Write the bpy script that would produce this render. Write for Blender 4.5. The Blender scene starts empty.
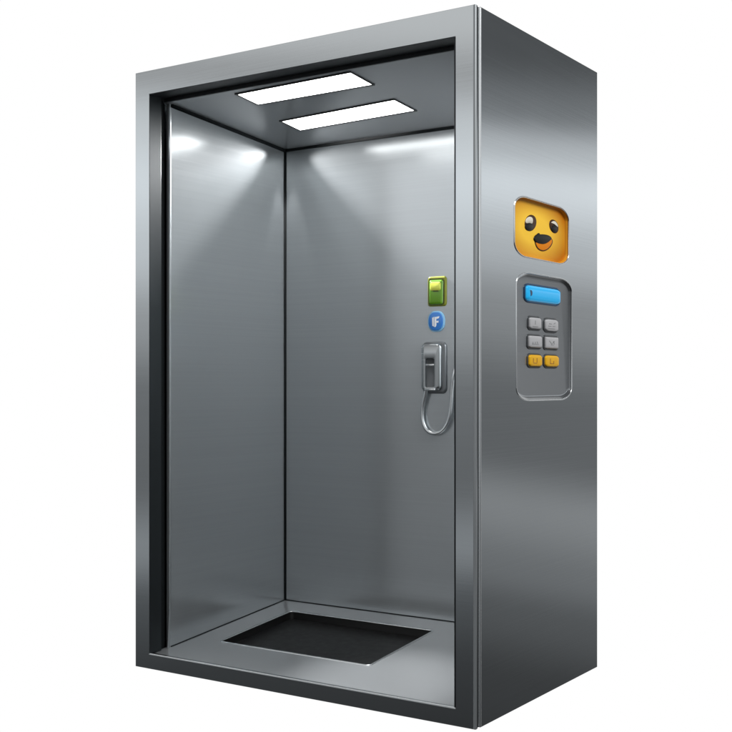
import bpy, bmesh, math, random
from mathutils import Vector, Matrix
sc = bpy.context.scene
COL = sc.collection
R = math.radians
W, H, D = 1.428, 2.200, 0.943          # outer cabin size in metres
XL, XR, YB = 0.069, 1.358, 0.8155      # inner walls
ZB, ZT = 0.0535, 2.113                 # door opening
def zc(y): return 2.107 - 0.079 * y    # ceiling falls towards the back
def zf(y): return 0.0475 + 0.0963 * y  # floor rises towards the back

# ---------------------------------------------------------------- materials
def mat(name, base, rough, metal=0.0, brushed=None, rvar=0.0, bump=0.0, emit=None, coat=0.0, cvar=0.0, aniso=0.0, spec=0.5):
    m = bpy.data.materials.new(name); m.use_nodes = True
    nt = m.node_tree; N = nt.nodes; L = nt.links
    b = N['Principled BSDF']
    b.inputs['Base Color'].default_value = (*base, 1)
    b.inputs['Roughness'].default_value = rough
    b.inputs['Metallic'].default_value = metal
    b.inputs['Coat Weight'].default_value = coat
    b.inputs['Specular IOR Level'].default_value = spec
    if emit:
        b.inputs['Emission Color'].default_value = (*emit[0], 1)
        b.inputs['Emission Strength'].default_value = emit[1]
    tc = N.new('ShaderNodeTexCoord')
    if brushed:
        mp = N.new('ShaderNodeMapping'); mp.inputs['Scale'].default_value = brushed
        L.new(tc.outputs['Object'], mp.inputs['Vector'])
        n = N.new('ShaderNodeTexNoise'); n.inputs['Scale'].default_value = 1; n.inputs['Detail'].default_value = 5
        L.new(mp.outputs[0], n.inputs['Vector'])
        # broad, faint smudges of handling
        s = N.new('ShaderNodeTexNoise'); s.inputs['Scale'].default_value = 3.1; s.inputs['Detail'].default_value = 3
        L.new(tc.outputs['Object'], s.inputs['Vector'])
        ad = N.new('ShaderNodeMath'); ad.operation = 'MULTIPLY_ADD'
        L.new(s.outputs['Fac'], ad.inputs[0]); ad.inputs[1].default_value = 0.6; L.new(n.outputs['Fac'], ad.inputs[2])
        mr = N.new('ShaderNodeMapRange'); mr.inputs['From Min'].default_value = 0.45; mr.inputs['From Max'].default_value = 1.15
        mr.inputs['To Min'].default_value = rough - rvar; mr.inputs['To Max'].default_value = rough + rvar
        L.new(ad.outputs[0], mr.inputs['Value']); L.new(mr.outputs[0], b.inputs['Roughness'])
        if cvar:
            mx = N.new('ShaderNodeMix'); mx.data_type = 'RGBA'
            mx.inputs['A'].default_value = (*[c * (1 - cvar) for c in base], 1)
            mx.inputs['B'].default_value = (*[min(1, c * (1 + cvar)) for c in base], 1)
            L.new(n.outputs['Fac'], mx.inputs['Factor']); L.new(mx.outputs['Result'], b.inputs['Base Color'])
        if bump:
            bp = N.new('ShaderNodeBump'); bp.inputs['Strength'].default_value = bump; bp.inputs['Distance'].default_value = 0.0006
            L.new(n.outputs['Fac'], bp.inputs['Height']); L.new(bp.outputs[0], b.inputs['Normal'])
    return m
STEEL = (0.55, 0.58, 0.595)
M = {
 'outer': mat('brushed_steel', STEEL, 0.085, 1, (0.9, 0.9, 330), 0.025, 0.02, cvar=0.05),
 'frame': mat('frame_steel', STEEL, 0.09, 1, (2, 2, 300), 0.02, 0.015, cvar=0.03),
 'inner': mat('satin_steel', (0.455, 0.481, 0.495), 0.20, 0.66, (0.9, 0.9, 210), 0.02, 0.0, cvar=0.06, spec=0.2),
 'ceil': mat('ceiling_steel', (0.38, 0.395, 0.41), 0.22, 0.5, (2, 160, 2), 0.015, 0, cvar=0.01),
 'floor': mat('floor_steel', (0.52, 0.54, 0.555), 0.2, 0.55, (2, 160, 2), 0.012, 0.0, cvar=0.012),
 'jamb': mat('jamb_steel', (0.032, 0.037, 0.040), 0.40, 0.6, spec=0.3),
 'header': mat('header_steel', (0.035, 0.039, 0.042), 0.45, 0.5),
 'black': mat('black_gasket', (0.012, 0.014, 0.015), 0.7, spec=0.1),
 'bead': mat('polished_bead', (0.74, 0.76, 0.77), 0.24, 1),
 'rubber': mat('black_rubber', (0.012, 0.012, 0.012), 0.38, 0, (40, 40, 40), 0.06, 0.3, spec=0.35),
 'bezel': mat('lamp_bezel', (0.02, 0.022, 0.024), 0.4, spec=0.3),
 'lamp': mat('lamp_diffuser', (0.9, 0.9, 0.9), 0.5, emit=((1.0, 0.995, 0.98), 6.5)),
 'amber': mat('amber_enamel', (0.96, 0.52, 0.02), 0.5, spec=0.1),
 'amber_rim': mat('amber_rim', (0.60, 0.25, 0.012), 0.5, spec=0.1),
 'brown': mat('dark_brown_enamel', (0.05, 0.018, 0.004), 0.4, spec=0.15),
 'pupil': mat('black_enamel', (0.008, 0.007, 0.006), 0.35, spec=0.15),
 'white': mat('white_enamel', (0.70, 0.66, 0.56), 0.4, spec=0.2),
 'letter': mat('letter_enamel', (0.92, 0.92, 0.92), 0.35),
 'tongue': mat('orange_enamel', (0.80, 0.24, 0.005), 0.5, spec=0.1),
 'panel': mat('panel_steel', (0.36, 0.376, 0.388), 0.22, 1, (2, 2, 260), 0.03, 0.02, cvar=0.03),
 'blue': mat('blue_glass', (0.01, 0.33, 0.66), 0.2, spec=0.4, emit=((0.02, 0.40, 0.75), 0.36)),
 'blue_dark': mat('dark_blue_surround', (0.01, 0.05, 0.12), 0.3),
 'key': mat('grey_key', (0.44, 0.44, 0.45), 0.34, 0, (30, 30, 30), 0.05, 0.1, spec=0.3, cvar=0.08),
 'keyring': mat('key_surround', (0.09, 0.095, 0.10), 0.4, 0.6),
 'mark': mat('key_marking', (0.26, 0.265, 0.27), 0.5),
 'gold': mat('amber_key', (0.78, 0.42, 0.015), 0.4, 0, (30, 30, 30), 0.05, 0.1, spec=0.15, cvar=0.08),
 'goldmark': mat('amber_key_marking', (0.38, 0.15, 0.01), 0.45),
 'green': mat('green_plastic', (0.11, 0.27, 0.008), 0.28, coat=0.5),
 'lime': mat('lime_plastic', (0.66, 0.70, 0.10), 0.25, coat=0.5),
 'olive': mat('olive_trim', (0.24, 0.26, 0.035), 0.3, 0.3),
 'olive_dark': mat('dark_olive_seam', (0.05, 0.07, 0.01), 0.4),
 'badge': mat('blue_enamel', (0.03, 0.20, 0.62), 0.25, coat=0.6),
 'badge_rim': mat('pale_blue_rim', (0.25, 0.50, 0.72), 0.3),
 'edge': mat('satin_edge', (0.36, 0.38, 0.39), 0.5, 1),
 'phone': mat('phone_steel', (0.42, 0.44, 0.45), 0.26, 1, (3, 3, 200), 0.03, 0.03),
 'phone_dark': mat('phone_dark', (0.13, 0.137, 0.143), 0.35, 0.8),
 'phone_back': mat('phone_backplate', (0.20, 0.21, 0.22), 0.35, 0.8),
}
# dished shading painted into the smiling sign's enamel: yellow middle, darker orange border
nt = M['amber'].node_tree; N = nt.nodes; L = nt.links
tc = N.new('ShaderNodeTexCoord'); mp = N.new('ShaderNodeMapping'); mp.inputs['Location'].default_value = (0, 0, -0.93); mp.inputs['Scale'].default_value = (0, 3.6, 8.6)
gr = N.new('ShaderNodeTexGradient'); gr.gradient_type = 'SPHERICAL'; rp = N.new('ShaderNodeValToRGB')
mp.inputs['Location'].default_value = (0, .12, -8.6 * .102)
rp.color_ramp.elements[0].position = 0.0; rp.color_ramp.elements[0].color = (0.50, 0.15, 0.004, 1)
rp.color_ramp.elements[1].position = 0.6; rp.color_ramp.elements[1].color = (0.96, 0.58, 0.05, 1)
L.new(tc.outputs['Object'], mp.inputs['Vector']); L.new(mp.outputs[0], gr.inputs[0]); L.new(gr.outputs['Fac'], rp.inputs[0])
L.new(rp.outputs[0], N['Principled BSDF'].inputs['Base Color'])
# ---------------------------------------------------------------- helpers
def link(name, bm, m, parent=None, smooth=False, bevel=0, seg=2):
    bmesh.ops.remove_doubles(bm, verts=bm.verts, dist=1e-6)
    bmesh.ops.recalc_face_normals(bm, faces=bm.faces)
    base = Vector((0, 0, 0)); p = parent
    while p: base += p.location; p = p.parent
    for v in bm.verts: v.co -= base
    me = bpy.data.meshes.new(name); bm.to_mesh(me); bm.free()
    me.materials.append(M[m])
    if smooth:
        for f in me.polygons: f.use_smooth = True
    o = bpy.data.objects.new(name, me); COL.objects.link(o); o.parent = parent
    if bevel:
        b = o.modifiers.new('bevel', 'BEVEL'); b.width = bevel; b.segments = seg; b.limit_method = 'ANGLE'; b.angle_limit = R(40)
        b.harden_normals = False
    return o
def thing(name, label, cat, loc, group=None):
    o = bpy.data.objects.new(name, None); COL.objects.link(o); o.location = loc
    o.empty_display_size = 0.1
    o['label'] = label; o['category'] = cat
    if group: o['group'] = group
    return o
# local frames: (u, v, w) with w standing out of the surface
def FRONT(u, v, w): return Vector((u, -w, v))
def SIDE(u, v, w): return Vector((W + w, u, v))
def BACK(u, v, w): return Vector((u, YB - w, v))
def SIDE2(u, v, w): return SIDE(u, v, w + .004)
def CEIL(u, v, w): return Vector((u, v, zc(v) - w))
def FLOOR(u, v, w): return Vector((u, v, zf(v) + w))
def LEFT(u, v, w): return Vector((XL + w, u, v))
def RIGHT(u, v, w): return Vector((XR - w, u, v))
def rect(u0, v0, u1, v1): return [(u0, v0), (u1, v0), (u1, v1), (u0, v1)]
def rrect(cu, cv, hu, hv, ru, rv, n=8):
    pts = []
    ru = min(ru, hu * .999); rv = min(rv, hv * .999)
    for k, (su, sv) in enumerate(((1, 1), (-1, 1), (-1, -1), (1, -1))):
        for i in range(n + 1):
            a = math.pi / 2 * (k + i / n)
            pts.append((cu + su * (hu - ru) + ru * math.cos(a), cv + sv * (hv - rv) + rv * math.sin(a)))
    return pts
def ellipse(cu, cv, ru, rv, n=40, rot=0, a0=0, a1=2 * math.pi):
    full = abs(a1 - a0 - 2 * math.pi) < 1e-6
    out = []
    for i in range(n if full else n + 1):
        a = a0 + (a1 - a0) * i / n
        x, y = ru * math.cos(a), rv * math.sin(a)
        out.append((cu + x * math.cos(rot) - y * math.sin(rot), cv + x * math.sin(rot) + y * math.cos(rot)))
    return out
def add_plate(bm, fr, outer, w0, w1, holes=()):
    t = bmesh.new(); es = []
    for lp in [outer] + list(holes):
        vs = [t.verts.new((p[0], p[1], w0)) for p in lp]
        es += [t.edges.new((vs[i], vs[(i + 1) % len(vs)])) for i in range(len(vs))]
    bmesh.ops.triangle_fill(t, edges=es, use_beauty=True)
    r = bmesh.ops.extrude_face_region(t, geom=t.faces[:])
    for v in [g for g in r['geom'] if isinstance(g, bmesh.types.BMVert)]: v.co.z = w1
    for v in t.verts: v.co = fr(*v.co)
    me = bpy.data.meshes.new('tmp'); t.to_mesh(me); t.free(); bm.from_mesh(me); bpy.data.meshes.remove(me)
def plate(name, fr, outer, w0, w1, m, parent, holes=(), **k):
    bm = bmesh.new(); add_plate(bm, fr, outer, w0, w1, holes)
    return link(name, bm, m, parent, **k)
def add_loft(bm, fr, rings, cap0=False, cap1=True, loop=False):
    vr = [[bm.verts.new(fr(p[0], p[1], w)) for p in pts] for pts, w in rings]
    n = len(vr[0]); K = len(vr)
    for a in range(K if loop else K - 1):
        b = (a + 1) % K
        for i in range(n):
            j = (i + 1) % n
            bm.faces.new((vr[a][i], vr[a][j], vr[b][j], vr[b][i]))
    if cap0: bm.faces.new(vr[0])
    if cap1: bm.faces.new(vr[-1])
def loft(name, fr, rings, m, parent, cap0=False, cap1=True, loop=False, smooth=True):
    bm = bmesh.new(); add_loft(bm, fr, rings, cap0, cap1, loop)
    o = link(name, bm, m, parent, smooth=smooth)
    if smooth:
        o.data.set_sharp_from_angle(angle=R(50))
    return o
def ring_bead(name, fr, shape, w, t, m, parent, squash=1.0):
    # half-round bead following shape(grow)
    rings = []
    for i in range(9):
        a = math.pi * i / 8
        rings.append((shape(t * math.cos(a)), w + t * squash * math.sin(a)))
    return loft(name, fr, rings, m, parent, cap1=False)
def tube(name, pts, r, m, parent, n=12, sub=8):
    P = [Vector(p) for p in pts]; path = []
    for i in range(len(P) - 1):
        p0 = P[max(i - 1, 0)]; p1 = P[i]; p2 = P[i + 1]; p3 = P[min(i + 2, len(P) - 1)]
        for s in range(sub):
            t = s / sub
            path.append(.5 * ((2 * p1) + (-p0 + p2) * t + (2 * p0 - 5 * p1 + 4 * p2 - p3) * t * t + (-p0 + 3 * p1 - 3 * p2 + p3) * t ** 3))
    path.append(P[-1]); bm = bmesh.new(); rings = []
    for i, p in enumerate(path):
        d = (path[min(i + 1, len(path) - 1)] - path[max(i - 1, 0)]).normalized()
        a = Vector((0, 1, 0)); b = d.cross(a).normalized(); a = b.cross(d)
        rings.append([bm.verts.new(p + r * (math.cos(2 * math.pi * k / n) * a + math.sin(2 * math.pi * k / n) * b)) for k in range(n)])
    for i in range(len(rings) - 1):
        for k in range(n):
            bm.faces.new((rings[i][k], rings[i][(k + 1) % n], rings[i + 1][(k + 1) % n], rings[i + 1][k]))
    bm.faces.new(rings[0]); bm.faces.new(rings[-1])
    return link(name, bm, m, parent, smooth=True)
def grow(cu, cv, hu, hv, ru, rv):
    return lambda g: rrect(cu, cv, hu + g, hv + g, max(ru + g, .002), max(rv + g, .002))

# ================================================================ elevator cabin
cab = thing('elevator_cabin', 'tall open elevator of brushed steel with two lit ceiling lamps inside', 'elevator', (W / 2, D / 2, 0))
face_hole = (0.474, 1.562, 0.2125, 0.0985, 0.085, 0.042)      # emoji recess on the side
ctl_hole = (0.494, 1.2040, 0.2185, 0.2100, 0.095, 0.042)      # control recess
# front frame
plate('front_frame', FRONT, rect(0, 0, W, H), -0.014, 0.0, 'frame', cab,
      [rect(XL, ZB, XR, ZT)], bevel=0.0012, seg=2)
bm = bmesh.new()
add_loft(bm, lambda u, v, w: Vector((u, v, w)), [([(W - .0035 + .0052 * math.cos(a), .003 + .0052 * math.sin(a)) for a in [2 * math.pi * k / 20 for k in range(20)]], z) for z in (0.001, H - .001)], cap0=True)
link('edge_strip', bm, 'edge', cab, smooth=True).data.set_sharp_from_angle(angle=R(50))
plate('frame_groove', FRONT, rect(0.004, 0.001, W - 0.005, H - 0.001), -0.0302, -0.0145, 'black', cab,
      [rect(XL - .002, ZB - .002, XR + .002, ZT + .002)])
# outer skin
sp = plate('side_panel', SIDE, rect(0.0305, 0.0, D, H), -0.008, 0, 'outer', cab,
      [rrect(*face_hole), rrect(*ctl_hole)])
bm = bmesh.new()   # rolled front edge of the side panel
add_loft(bm, lambda u, v, w: Vector((u, v, w)), [([(W - .012 + .0135 * math.cos(a), 0.0335 + .0065 * math.sin(a)) for a in [2 * math.pi * k / 20 for k in range(20)]], z) for z in (0.002, H - .002)], cap0=True)
link('rolled_edge', bm, 'bead', sp, smooth=True).data.set_sharp_from_angle(angle=R(50))
plate('side_panel', lambda u, v, w: Vector((w, u, v)), rect(0.0305, 0, D, H), 0, 0.008, 'outer', cab, bevel=.002)
plate('rear_panel', lambda u, v, w: Vector((u, D - w, v)), rect(0.0085, 0, W - 0.0085, H), 0, 0.008, 'outer', cab)
plate('top_panel', lambda u, v, w: Vector((u, v, H - .001 - w)), rect(0.0085, 0.0305, W - 0.0085, D - .0085), 0, 0.01, 'outer', cab)
plate('base_plate', lambda u, v, w: Vector((u, v, w)), rect(0.0085, 0.0305, W - 0.0085, D - .0085), 0.001, 0.012, 'jamb', cab)
# door jambs (return, shadow groove, polished bead)
for fr in (LEFT, RIGHT):
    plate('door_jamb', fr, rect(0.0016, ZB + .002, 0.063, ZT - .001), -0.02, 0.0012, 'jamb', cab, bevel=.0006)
    plate('jamb_groove', fr, rect(0.0635, 0.045, 0.106, ZT + .03), -0.05, -0.022, 'black', cab)
    bm = bmesh.new()
    def bowed(z):      # the edge flares outwards near the floor
        return -0.012 * max(0, (0.33 - z) / 0.33) ** 2
    rings = []
    for k in range(25):
        z = zf(.11) + (zc(.11) - zf(.11)) * (k / 24) ** 1.6
        rings.append([(0.1125 + bowed(z) + .0048 * math.cos(a), -.003 + .0048 * math.sin(a), z) for a in [2 * math.pi * q / 16 for q in range(16)]])
    vr = [[bm.verts.new(fr(p[0], p[2], p[1])) for p in r_] for r_ in rings]
    for a in range(24):
        for q in range(16):
            bm.faces.new((vr[a][q], vr[a][(q + 1) % 16], vr[a + 1][(q + 1) % 16], vr[a + 1][q]))
    link('edge_bead', bm, 'edge', cab, smooth=True)
    w_ = plate('inner_wall', fr, [(0.106, zf(.106) - .01), (YB + .01, zf(YB) - .01), (YB + .01, zc(YB) + .01), (0.106, zc(.106) + .01)], -0.012, 0, 'inner', cab)
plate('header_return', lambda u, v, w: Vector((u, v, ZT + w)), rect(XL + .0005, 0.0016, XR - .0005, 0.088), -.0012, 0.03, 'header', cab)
plate('rear_wall', BACK, rect(XL - .02, zf(YB) - .02, XR + .02, zc(YB) + .02), -0.012, 0, 'inner', cab)
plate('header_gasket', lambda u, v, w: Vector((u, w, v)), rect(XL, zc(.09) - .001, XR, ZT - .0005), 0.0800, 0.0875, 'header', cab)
# ceiling with two lamp cut-outs
LAMPS = [[(0.385, 0.129), (0.378, 0.254), (0.886, 0.249), (0.889, 0.114)],
         [(0.324, 0.468), (0.316, 0.596), (0.863, 0.568), (0.863, 0.430)]]
def inset(q, g):
    c = [sum(p[i] for p in q) / 4 for i in (0, 1)]
    return [(p[0] + math.copysign(g, p[0] - c[0]), p[1] + math.copysign(g, p[1] - c[1])) for p in q]
plate('ceiling_panel', CEIL, rect(XL - .015, 0.0885, XR + .015, YB + .008), -0.01, 0, 'ceil', cab, [inset(q, .004) for q in LAMPS])
# floor with the sunken mat well
pit = (0.539, 0.466, 0.340, 0.222, 0.018, 0.014)
fl = plate('floor_panel', FLOOR, rect(XL - .015, 0.0145, XR + .015, YB + .008), -0.012, 0, 'floor', cab, [rrect(*pit)])
wg = grow(*pit)
loft('mat_well', FLOOR,
     [(wg(0), -.001), (wg(-.001), -.030)], 'rubber', cab, smooth=False)
ring_bead('well_trim', FLOOR, wg, 0.0, 0.0042, 'bead', fl, .7)
bm = bmesh.new()
add_loft(bm, lambda u, v, w: Vector((u, v, w)), [([(XR - .0012 + .0026 * math.cos(a), .0006 + .0026 * math.sin(a)) for a in [2 * math.pi * k / 12 for k in range(12)]], z) for z in (ZB + .004, ZT - .001)], cap0=True)
link('opening_gasket', bm, 'jamb', cab, smooth=True)
# sill lip
bm = bmesh.new(); add_plate(bm, lambda u, v, w: Vector((u, v, w)), rect(XL, 0.0015, XR, 0.0135), ZB - .001, ZB + .0035)
link('sill_strip', bm, 'bead', cab, bevel=.002)
# dark seams where walls, ceiling and floor meet
def seam(a, b, s):
    bm = bmesh.new(); a = Vector(a); b = Vector(b); d = (b - a).normalized()
    u = d.cross(Vector((.3, .5, .8))).normalized(); v = d.cross(u); n = 12
    rs = [[bm.verts.new(p + s * (math.cos(2 * math.pi * k / n) * u + math.sin(2 * math.pi * k / n) * v)) for k in range(n)] for p in (a, b)]
    for k in range(n): bm.faces.new((rs[0][k], rs[0][(k + 1) % n], rs[1][(k + 1) % n], rs[1][k]))
    bm.faces.new(rs[0]); bm.faces.new(rs[1])
    link('corner_seam', bm, 'black', cab, smooth=True)
for x in (XL, XR):
    seam((x, YB, zf(YB)), (x, YB, zc(YB)), .0075)
    seam((x, .115, zc(.115)), (x, YB, zc(YB)), .011)
    seam((x, .115, zf(.115)), (x, YB, zf(YB)), .0035)
seam((XL, YB, zc(YB)), (XR, YB, zc(YB)), .0095)
seam((XL, YB, zf(YB)), (XR, YB, zf(YB)), .0035)

# ================================================================ ceiling lamps
lab = ['long white ceiling lamp nearest the door opening', 'long white ceiling lamp nearest the rear wall']
for q, l in zip(LAMPS, lab):
    c = (sum(p[0] for p in q) / 4, sum(p[1] for p in q) / 4)
    t = thing('ceiling_lamp', l, 'lamp', (c[0], c[1], zc(c[1])), 'lamps in the cabin ceiling')
    plate('bezel', CEIL, inset(q, .009), -.006, .004, 'bezel', t, [inset(q, -.002)], bevel=.001)
    plate('diffuser', CEIL, inset(q, -.0025), -.004, .001, 'lamp', t)

# ================================================================ smiling sign on the side
s = thing('smiley_sign', 'amber square sign with a smiling face sunk into the side above the keypad', 'sign', (W, face_hole[0], face_hole[1] - face_hole[3]))
g = grow(*face_hole)
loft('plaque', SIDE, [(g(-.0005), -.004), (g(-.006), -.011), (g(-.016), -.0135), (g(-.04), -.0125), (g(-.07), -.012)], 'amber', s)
loft('plaque_rim', SIDE, [(g(-.0002), -.0005), (g(-.0035), -.004), (g(-.0065), -.0105), (g(-.0005), -.0112)], 'amber_rim', s, cap1=False)
ring_bead('trim', SIDE, g, 0.0, .0030, 'bead', s, .8)
# the face is drawn on its own slanted grid: a to the right, b downwards
def ART(pts): return [(0.3142 + .0005156 * a, 1.6244 + .00005584 * a - .00022177 * b) for a, b in pts]
def curve(pts, n=6):
    out = []; K = len(pts); V = [Vector(p) for p in pts]
    for i in range(K):
        p0, p1, p2, p3 = V[i - 1], V[i], V[(i + 1) % K], V[(i + 2) % K]
        for s_ in range(n):
            t_ = s_ / n
            q = .5 * ((2 * p1) + (-p0 + p2) * t_ + (2 * p0 - 5 * p1 + 4 * p2 - p3) * t_ * t_ + (-p0 + 3 * p1 - 3 * p2 + p3) * t_ ** 3)
            out.append((q.x, q.y))
    return out
def slab(name, pts, w0, w1, m, parent, round_=True):
    p = ART(curve(pts) if round_ else pts)
    cx_ = sum(q[0] for q in p) / len(p); cy_ = sum(q[1] for q in p) / len(p)
    sh = lambda k: [(cx_ + (q[0] - cx_) * k, cy_ + (q[1] - cy_) * k) for q in p]
    return loft(name, SIDE, [(sh(1), w0), (sh(.97), w1 - .0006), (sh(.9), w1)], m, parent)
e = slab('eye', ellipse(176, 230, 86, 126, 24, rot=.18), -.0128, -.0105, 'brown', s)
slab('pupil', ellipse(152, 285, 62, 62, 20), -.0108, -.0095, 'pupil', e)
slab('glint', [(98, 208), (112, 165), (150, 138), (192, 150), (204, 195), (192, 240), (150, 232), (108, 236)], -.0108, -.0088, 'white', e)
e = slab('eye', ellipse(532, 280, 70, 112, 24, rot=-.30), -.0128, -.0105, 'brown', s)
slab('pupil', ellipse(535, 315, 50, 60, 20, rot=-.3), -.0108, -.0095, 'pupil', e)
slab('glint', [(486, 226), (508, 200), (545, 203), (578, 243), (590, 292), (560, 270), (522, 240)], -.0108, -.0088, 'white', e)
mo = slab('mouth', [(232, 480), (248, 570), (290, 632), (355, 662), (425, 648), (484, 598), (517, 532), (512, 482), (470, 450), (370, 430), (280, 440)], -.0128, -.0112, 'brown', s)
slab('tongue', [(248, 500), (266, 572), (302, 622), (358, 646), (418, 632), (470, 586), (500, 530), (498, 490), (460, 462), (370, 450), (290, 455)], -.0114, -.0103, 'tongue', mo)
slab('upper_lip', [(216, 470), (232, 425), (262, 400), (290, 380), (306, 400), (350, 400), (420, 410), (468, 435), (490, 464), (472, 495), (430, 528), (370, 550), (300, 542), (243, 515)], -.0108, -.0085, 'pupil', mo)

# ================================================================ control panel
c = thing('control_panel', 'sunken steel control panel with blue display and six keys below the smiling sign', 'control panel', (W, ctl_hole[0], ctl_hole[1] - ctl_hole[3]))
g = grow(*ctl_hole)
loft('recess_plate', SIDE, [(g(-.0003), -.001), (g(-.006), -.004), (g(-.0105), -.0074), (g(-.016), -.008)], 'panel', c)
ring_bead('trim', SIDE, g, 0.0, .0024, 'bead', c, .8)
g = grow(0.4880, 1.3485, 0.137, 0.0285, 0.035, 0.013)
d = loft('display', SIDE2, [(g(-.003), -.0125), (g(-.003), -.008), (g(-.006), -.005), (g(-.014), -.0022), (g(-.022), -.0016)], 'blue', c)
loft('surround', SIDE2, [(g(.004), -.0119), (g(.0035), -.0095), (g(-.001), -.0085)], 'blue_dark', d, cap1=False)
plate('notch', SIDE2, [(0.372, 1.358), (0.377, 1.338), (0.386, 1.341), (0.389, 1.350), (0.384, 1.357)], -.004, -.0008, 'blue_dark', d)
def strokes(name, lines, m, parent, t=.0022, w0=-.004, w1=.0002):
    bm = bmesh.new()
    for (u0, v0, u1, v1) in lines:
        du, dv = u1 - u0, v1 - v0; l = math.hypot(du, dv); nu, nv = -dv / l * t, du / l * t
        nu *= 2
        add_plate(bm, SIDE2, [(u0 + nu, v0 + nv), (u1 + nu, v1 + nv), (u1 - nu, v1 - nv), (u0 - nu, v0 - nv)], w0, w1)
    return link(name, bm, m, parent)
KEYS = [(0.412, 1.2500, .045, .0205, .016, .009, 'key', [(0, .009, 0, -.004), (-.018, -.011, .018, -.011)]),
        (0.5410, 1.2480, .052, .0220, .028, .011, 'key', [(-.02, .005, .0, .005), (.014, .006, .026, .010), (-.024, -.003, -.004, -.003), (.008, -.003, .024, -.002), (-.026, -.011, .022, -.011)]),
        (0.4120, 1.1885, .050, .0215, .018, .007, 'key', [(-.022, -.008, .022, -.008), (-.016, -.001, -.016, -.008), (0, -.001, 0, -.006), (.012, .001, .016, -.006)]),
        (0.5420, 1.1885, .052, .0215, .010, .005, 'key', [(-.018, .007, -.002, -.004), (-.002, -.004, .020, .006), (.010, .006, .018, -.004), (-.006, -.007, .014, -.007)]),
        (0.4130, 1.1255, .050, .0210, .022, .010, 'gold', [(-.014, .008, -.014, -.006), (.010, .009, .010, -.006), (-.014, -.008, .010, -.008)]),
        (0.5430, 1.1255, .055, .0210, .026, .011, 'gold', [(-.012, .009, -.012, -.008), (-.012, -.008, .012, -.008), (.012, -.008, .012, .001)])]
KL = ['grey key with a mark like a figure one', None, None, None, 'amber key on the left of the bottom row', 'amber key on the right of the bottom row']
for i, (cu, cv, hu, hv, ru, rv, m, ln) in enumerate(KEYS):
    cu += .011
    g = grow(cu, cv, hu, hv, ru, rv)
    k = loft('key', SIDE2, [(g(-.002), -.0125), (g(-.002), -.0065), (g(-.0045), -.0042), (g(-.009), -.0034)], m, c)
    loft('surround', SIDE2, [(g(.0045), -.0119), (g(.004), -.0098), (g(.0002), -.0092), (g(-.0015), -.0118)], 'keyring', k, cap1=False)
    strokes('key_mark', [(cu - .007 + a * 1.15, cv + b, cu - .007 + e * 1.15, cv + f_) for a, b, e, f_ in ln], 'mark' if m == 'key' else 'goldmark', k, t=.0011, w0=-.0045, w1=-.0028)
    if KL[i]: k['label'] = KL[i]

# ================================================================ green switch, blue badge on rear wall
t = thing('wall_switch', 'small green rocker switch with a bright yellow top on the rear wall', 'switch', (0.819, YB, 1.349))
g = grow(0.819, 1.408, 0.0425, 0.0585, 0.012, 0.014)
loft('backplate', BACK, [(g(0), 0), (g(0), .002), (g(-.003), .0045), (g(-.008), .005), (g(-.0085), .003)], 'olive', t)
g = grow(0.8165, 1.405, 0.0315, 0.0480, 0.009, 0.010)
k = loft('rocker', BACK, [(g(0), .002), (g(0), .006), (g(-.004), .0095), (g(-.010), .011)], 'green', t)
loft('seam', BACK, [(g(.0035), .003), (g(.0035), .0062), (g(.0002), .0062)], 'olive_dark', k, cap1=False)
g = grow(0.8165, 1.4275, 0.0235, 0.0165, 0.007, 0.008)
loft('lit_cap', BACK, [(g(0), .010), (g(0), .013), (g(-.004), .0155)], 'lime', k)
g = grow(0.8185, 1.4085, 0.0120, 0.0022, 0.002, 0.002)
loft('slot', BACK, [(g(0), .0105), (g(0), .0125)], 'olive_dark', k)

t = thing('round_badge', 'round blue badge with white letters below the green switch', 'badge', (0.8155, YB, 1.252))
loft('rim', BACK, [(rrect(.8155, 1.291, .0370, .0405, .030, .034), 0), (rrect(.8155, 1.291, .0370, .0405, .030, .034), .004), (rrect(.8155, 1.291, .0335, .0370, .028, .032), .006)], 'badge_rim', t)
loft('disc', BACK, [(rrect(.8155, 1.291, .0325, .0360, .028, .032), .0055), (rrect(.8155, 1.291, .0315, .0350, .027, .031), .0085), (rrect(.8155, 1.291, .022, .025, .019, .022), .0105)], 'badge', t)
bm = bmesh.new()
for poly in ([(-.0135, .014), (-.0065, .017), (-.0065, -.020), (-.0125, -.017)],
             [(-.0035, .017), (.0035, .017), (.0055, -.015), (.0015, -.022), (-.0035, -.022)],
             [(.0030, .017), (.0185, .019), (.0155, .0115), (.0105, .010), (.0032, .0085)],
             [(.0038, .001), (.0150, .002), (.0140, -.0055), (.0042, -.006)]):
    add_plate(bm, BACK, [(.8155 + a, 1.291 + b) for a, b in poly], .009, .0122)
link('lettering', bm, 'letter', t)

# ================================================================ wall phone
t = thing('wall_phone', 'steel emergency phone with a looped cord on the rear wall', 'telephone', (0.807, YB, 1.008))
g = grow(0.8085, 1.110, 0.0530, 0.1005, 0.018, 0.022)
loft('backplate', BACK, [(g(0), 0), (g(0), .006), (g(-.004), .010), (g(-.008), .0105)], 'phone_back', t)
g = grow(0.8015, 1.1125, 0.0450, 0.0930, 0.018, 0.020)
slot = rrect(0.7995, 1.0900, 0.0205, 0.0560, 0.005, 0.006)
si = lambda s_: rrect(0.7995, 1.0900, 0.0205 + s_, 0.0560 + s_, 0.005, 0.006)
loft('handset', BACK, [(g(-.002), .0100), (g(0), .013), (g(-.001), .018), (g(-.005), .023), (g(-.012), .0265), (si(.0055), .0272), (si(0), .026), (si(-.001), .016)], 'phone', t, cap1=False)
loft('cradle', BACK, [(si(-.0005), .0175), (si(-.002), .0165)], 'phone_dark', t)
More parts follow.
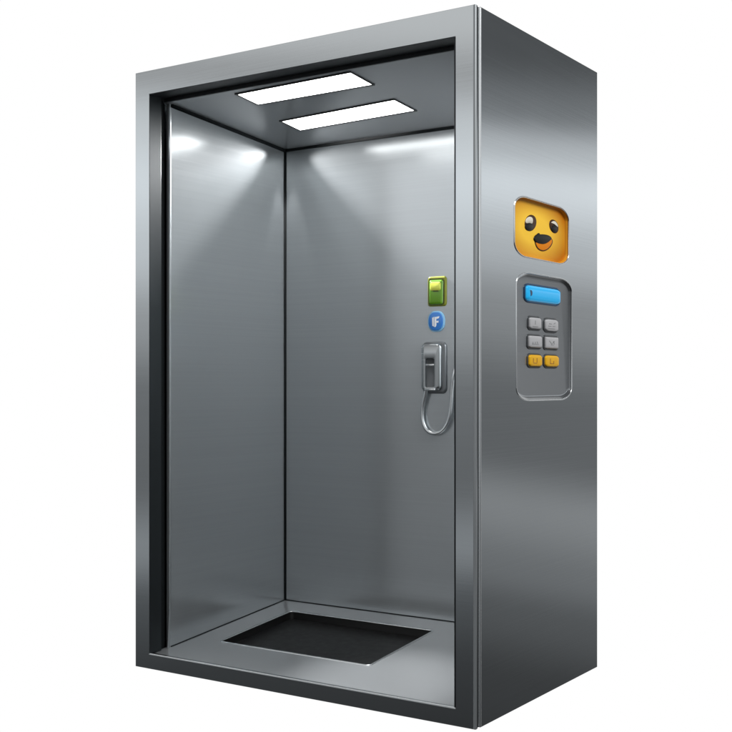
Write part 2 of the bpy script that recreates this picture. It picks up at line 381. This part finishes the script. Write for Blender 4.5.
g = grow(0.7985, 1.1200, 0.0190, 0.0045, 0.003, 0.004)
loft('hook', BACK, [(g(0), .0165), (g(0), .023), (g(-.002), .0245)], 'bead', t)
g = grow(0.8010, 1.0250, 0.0240, 0.0050, 0.003, 0.004)
loft('latch', BACK, [(g(0), .022), (g(0), .028), (g(-.002), .030)], 'bead', t)
yy = YB - .012
fit = grow(0.917, 1.152, .014, .016, .006, .006)
loft('cord_fitting', BACK, [(fit(0), 0), (fit(0), .010), (fit(-.003), .013)], 'phone_back', t)
tube('cord', [(0.7775, yy - .003, 1.022), (0.7735, yy - .002, 1.005), (0.7600, yy, 0.955), (0.7600, yy, 0.905), (0.7760, yy, 0.870), (0.8040, yy, 0.8545), (0.8400, yy, 0.8600), (0.8680, yy, 0.8880), (0.8830, yy, 0.9300), (0.8870, yy, 0.970), (0.8920, yy, 1.030), (0.9020, yy, 1.090), (0.9150, YB, 1.150)], .0082, 'bead', t)

# ================================================================ light: a studio surround
wd = bpy.data.worlds.new('World'); sc.world = wd; wd.use_nodes = True
nt = wd.node_tree; N = nt.nodes; L = nt.links
bg = N['Background']
tc = N.new('ShaderNodeTexCoord'); sep = N.new('ShaderNodeSeparateXYZ'); 
nrm = N.new('ShaderNodeVectorMath'); nrm.operation = 'NORMALIZE'
L.new(tc.outputs['Generated'], nrm.inputs[0]); L.new(nrm.outputs[0], sep.inputs[0])
def math_(op, a, b=None, c_=None, clamp=False):
    n = N.new('ShaderNodeMath'); n.operation = op; n.use_clamp = clamp
    for i, v in enumerate((a, b, c_)):
        if v is None: continue
        if isinstance(v, (int, float)): n.inputs[i].default_value = v
        else: L.new(v, n.inputs[i])
    return n.outputs[0]
x, y, z = sep.outputs
hl = math_('SQRT', math_('MAXIMUM', math_('ADD', math_('MULTIPLY', x, x), math_('MULTIPLY', y, y)), 1e-6))
tane = math_('DIVIDE', z, hl)                      # tangent of the elevation
hx, hy = math_('DIVIDE', x, hl), math_('DIVIDE', y, hl)
def ramp(fac, stops):
    r = N.new('ShaderNodeValToRGB'); r.color_ramp.interpolation = 'EASE'
    e = r.color_ramp.elements
    while len(e) > 1: e.remove(e[-1])
    for i, (p, v, t_) in enumerate(stops):
        q = e[0] if i == 0 else e.new(p)
        q.position = p; q.color = (v * (1 - t_), v, v * (1 + t_), 1)
    L.new(fac, r.inputs[0]); return r.outputs[0]
def T(t): return (t + 0.5)                         # tangent -0.5..0.5 -> 0..1
def env(fac, table): return ramp(fac, [(T(t), v / 2, c_) for t, v, c_ in table])
tilt = math_('ADD', math_('MULTIPLY', math_('SUBTRACT', hy, 0.88), 0.35), tane)
side_tab = [(-.34, .05, .02), (-.25, .07, .03), (-.19, .14, .03), (-.155, .24, .03), (-.10, .36, .02), (-.055, .19, .03), (-.01, .20, .03), (.07, .40, .02), (.12, .72, .03), (.175, 1.12, .03), (.205, .74, .03), (.235, .27, .04), (.285, .12, .04), (.5, .16, .03)]
front_tab = [(-.34, .04, .03), (-.25, .06, .04), (-.185, .12, .05), (-.14, .40, .04), (-.09, .20, .03), (-.01, .24, .03), (.05, .50, .02), (.11, .90, .03), (.17, 1.18, .03), (.22, .95, .02), (.265, .45, .0), (.30, .85, .0), (.5, .5, .0)]
A = env(math_('ADD', tilt, 0.5, clamp=True), side_tab)
B = env(math_('ADD', tane, 0.5, clamp=True), front_tab)
mx = N.new('ShaderNodeMix'); mx.data_type = 'RGBA'
L.new(math_('MULTIPLY_ADD', hy, 2.0, 0.5, clamp=True), mx.inputs['Factor']); L.new(B, mx.inputs['A']); L.new(A, mx.inputs['B'])
dbl = N.new('ShaderNodeMix'); dbl.data_type = 'RGBA'; dbl.blend_type = 'MULTIPLY'; dbl.inputs['Factor'].default_value = 1
L.new(mx.outputs['Result'], dbl.inputs['A']); dbl.inputs['B'].default_value = (2, 2, 2, 1)
# bright white sweep behind the cabin
ax = R(131); dotb = math_('ADD', math_('MULTIPLY', hx, math.cos(ax)), math_('MULTIPLY', hy, math.sin(ax)))
mr = N.new('ShaderNodeMapRange'); mr.interpolation_type = 'SMOOTHSTEP'
mr.inputs['From Min'].default_value = math.cos(R(60)); mr.inputs['From Max'].default_value = math.cos(R(48))
L.new(dotb, mr.inputs['Value'])
fin = N.new('ShaderNodeMix'); fin.data_type = 'RGBA'
L.new(mr.outputs[0], fin.inputs['Factor']); L.new(dbl.outputs['Result'], fin.inputs['A']); fin.inputs['B'].default_value = (1.0, 1.0, 1.0, 1)
L.new(fin.outputs['Result'], bg.inputs['Color']); bg.inputs['Strength'].default_value = 1.0

def spot(name, loc, target, ang, power, blend=.5, falloff='Linear'):
    l = bpy.data.lights.new(name, 'SPOT'); l.energy = power; l.spot_size = R(ang); l.spot_blend = blend; l.shadow_soft_size = .01
    o = bpy.data.objects.new(name, l); COL.objects.link(o); o.location = loc
    o.rotation_euler = (Vector(target) - Vector(loc)).to_track_quat('-Z', 'Y').to_euler()
    l.use_nodes = True; n_ = l.node_tree.nodes; e_ = n_['Emission']
    lf = n_.new('ShaderNodeLightFalloff'); lf.inputs['Strength'].default_value = 1; l.node_tree.links.new(lf.outputs[falloff], e_.inputs['Strength'])
    return o
cx_, cy_, cz_ = XL + .045, YB - .045, zc(YB) - .013
spot('added_corner_spot', (cx_, cy_, cz_), (cx_, cy_, 1.2), 32, 6.5, .5, 'Quadratic')  # added spot without a fitting, brightens the corner joint
spot('added_corner_spot', (cx_, cy_, cz_), (cx_ + 1, cy_ + .02, cz_ - .38), 52, 400, .85, 'Constant')  # added spot, no lamp there: fans light along the rear wall
spot('added_corner_spot', (cx_, cy_, cz_), (cx_ - .02, cy_ - 1, cz_ - .38), 52, 400, .85, 'Constant')  # added spot, no lamp there: fans light along the left wall
spot('added_floor_spot', (.80, .25, 2.04), (1.0, .12, .06), 24, 90, 1.0)  # added spot, brightens the floor by the sill
def area(name, loc, target, size, power, col=(1, 1, 1)):
    l = bpy.data.lights.new(name, 'AREA'); l.shape = 'RECTANGLE'; l.size, l.size_y = size; l.energy = power; l.color = col
    o = bpy.data.objects.new(name, l); COL.objects.link(o); o.location = loc
    o.rotation_euler = (Vector(target) - Vector(loc)).to_track_quat('-Z', 'Y').to_euler()
    return o
area('added_side_fill', (4.6, 0.2, 4.4), (W, .45, 1.4), (1.5, 1.5), 162)  # added fill light out of view, brightens the sign and side panel

# ================================================================ camera
cd = bpy.data.cameras.new('Camera'); cam = bpy.data.objects.new('Camera', cd); COL.objects.link(cam)
cam.location = (3.117, -3.125, 348 / 726 * 2.2)
cam.rotation_euler = (R(90), 0, math.asin(0.5556))
cd.sensor_width = 36; cd.lens = 1167 / 732 * 36; cd.shift_y = 16 / 732; cd.clip_end = 200
sc.camera = cam
sc.view_settings.view_transform = 'Standard'; sc.view_settings.look = 'None'
sc.view_settings.exposure = 0; sc.view_settings.gamma = 1
sc.cycles.max_bounces = 16; sc.cycles.glossy_bounces = 12; sc.cycles.diffuse_bounces = 5
sc.cycles.use_denoising = True
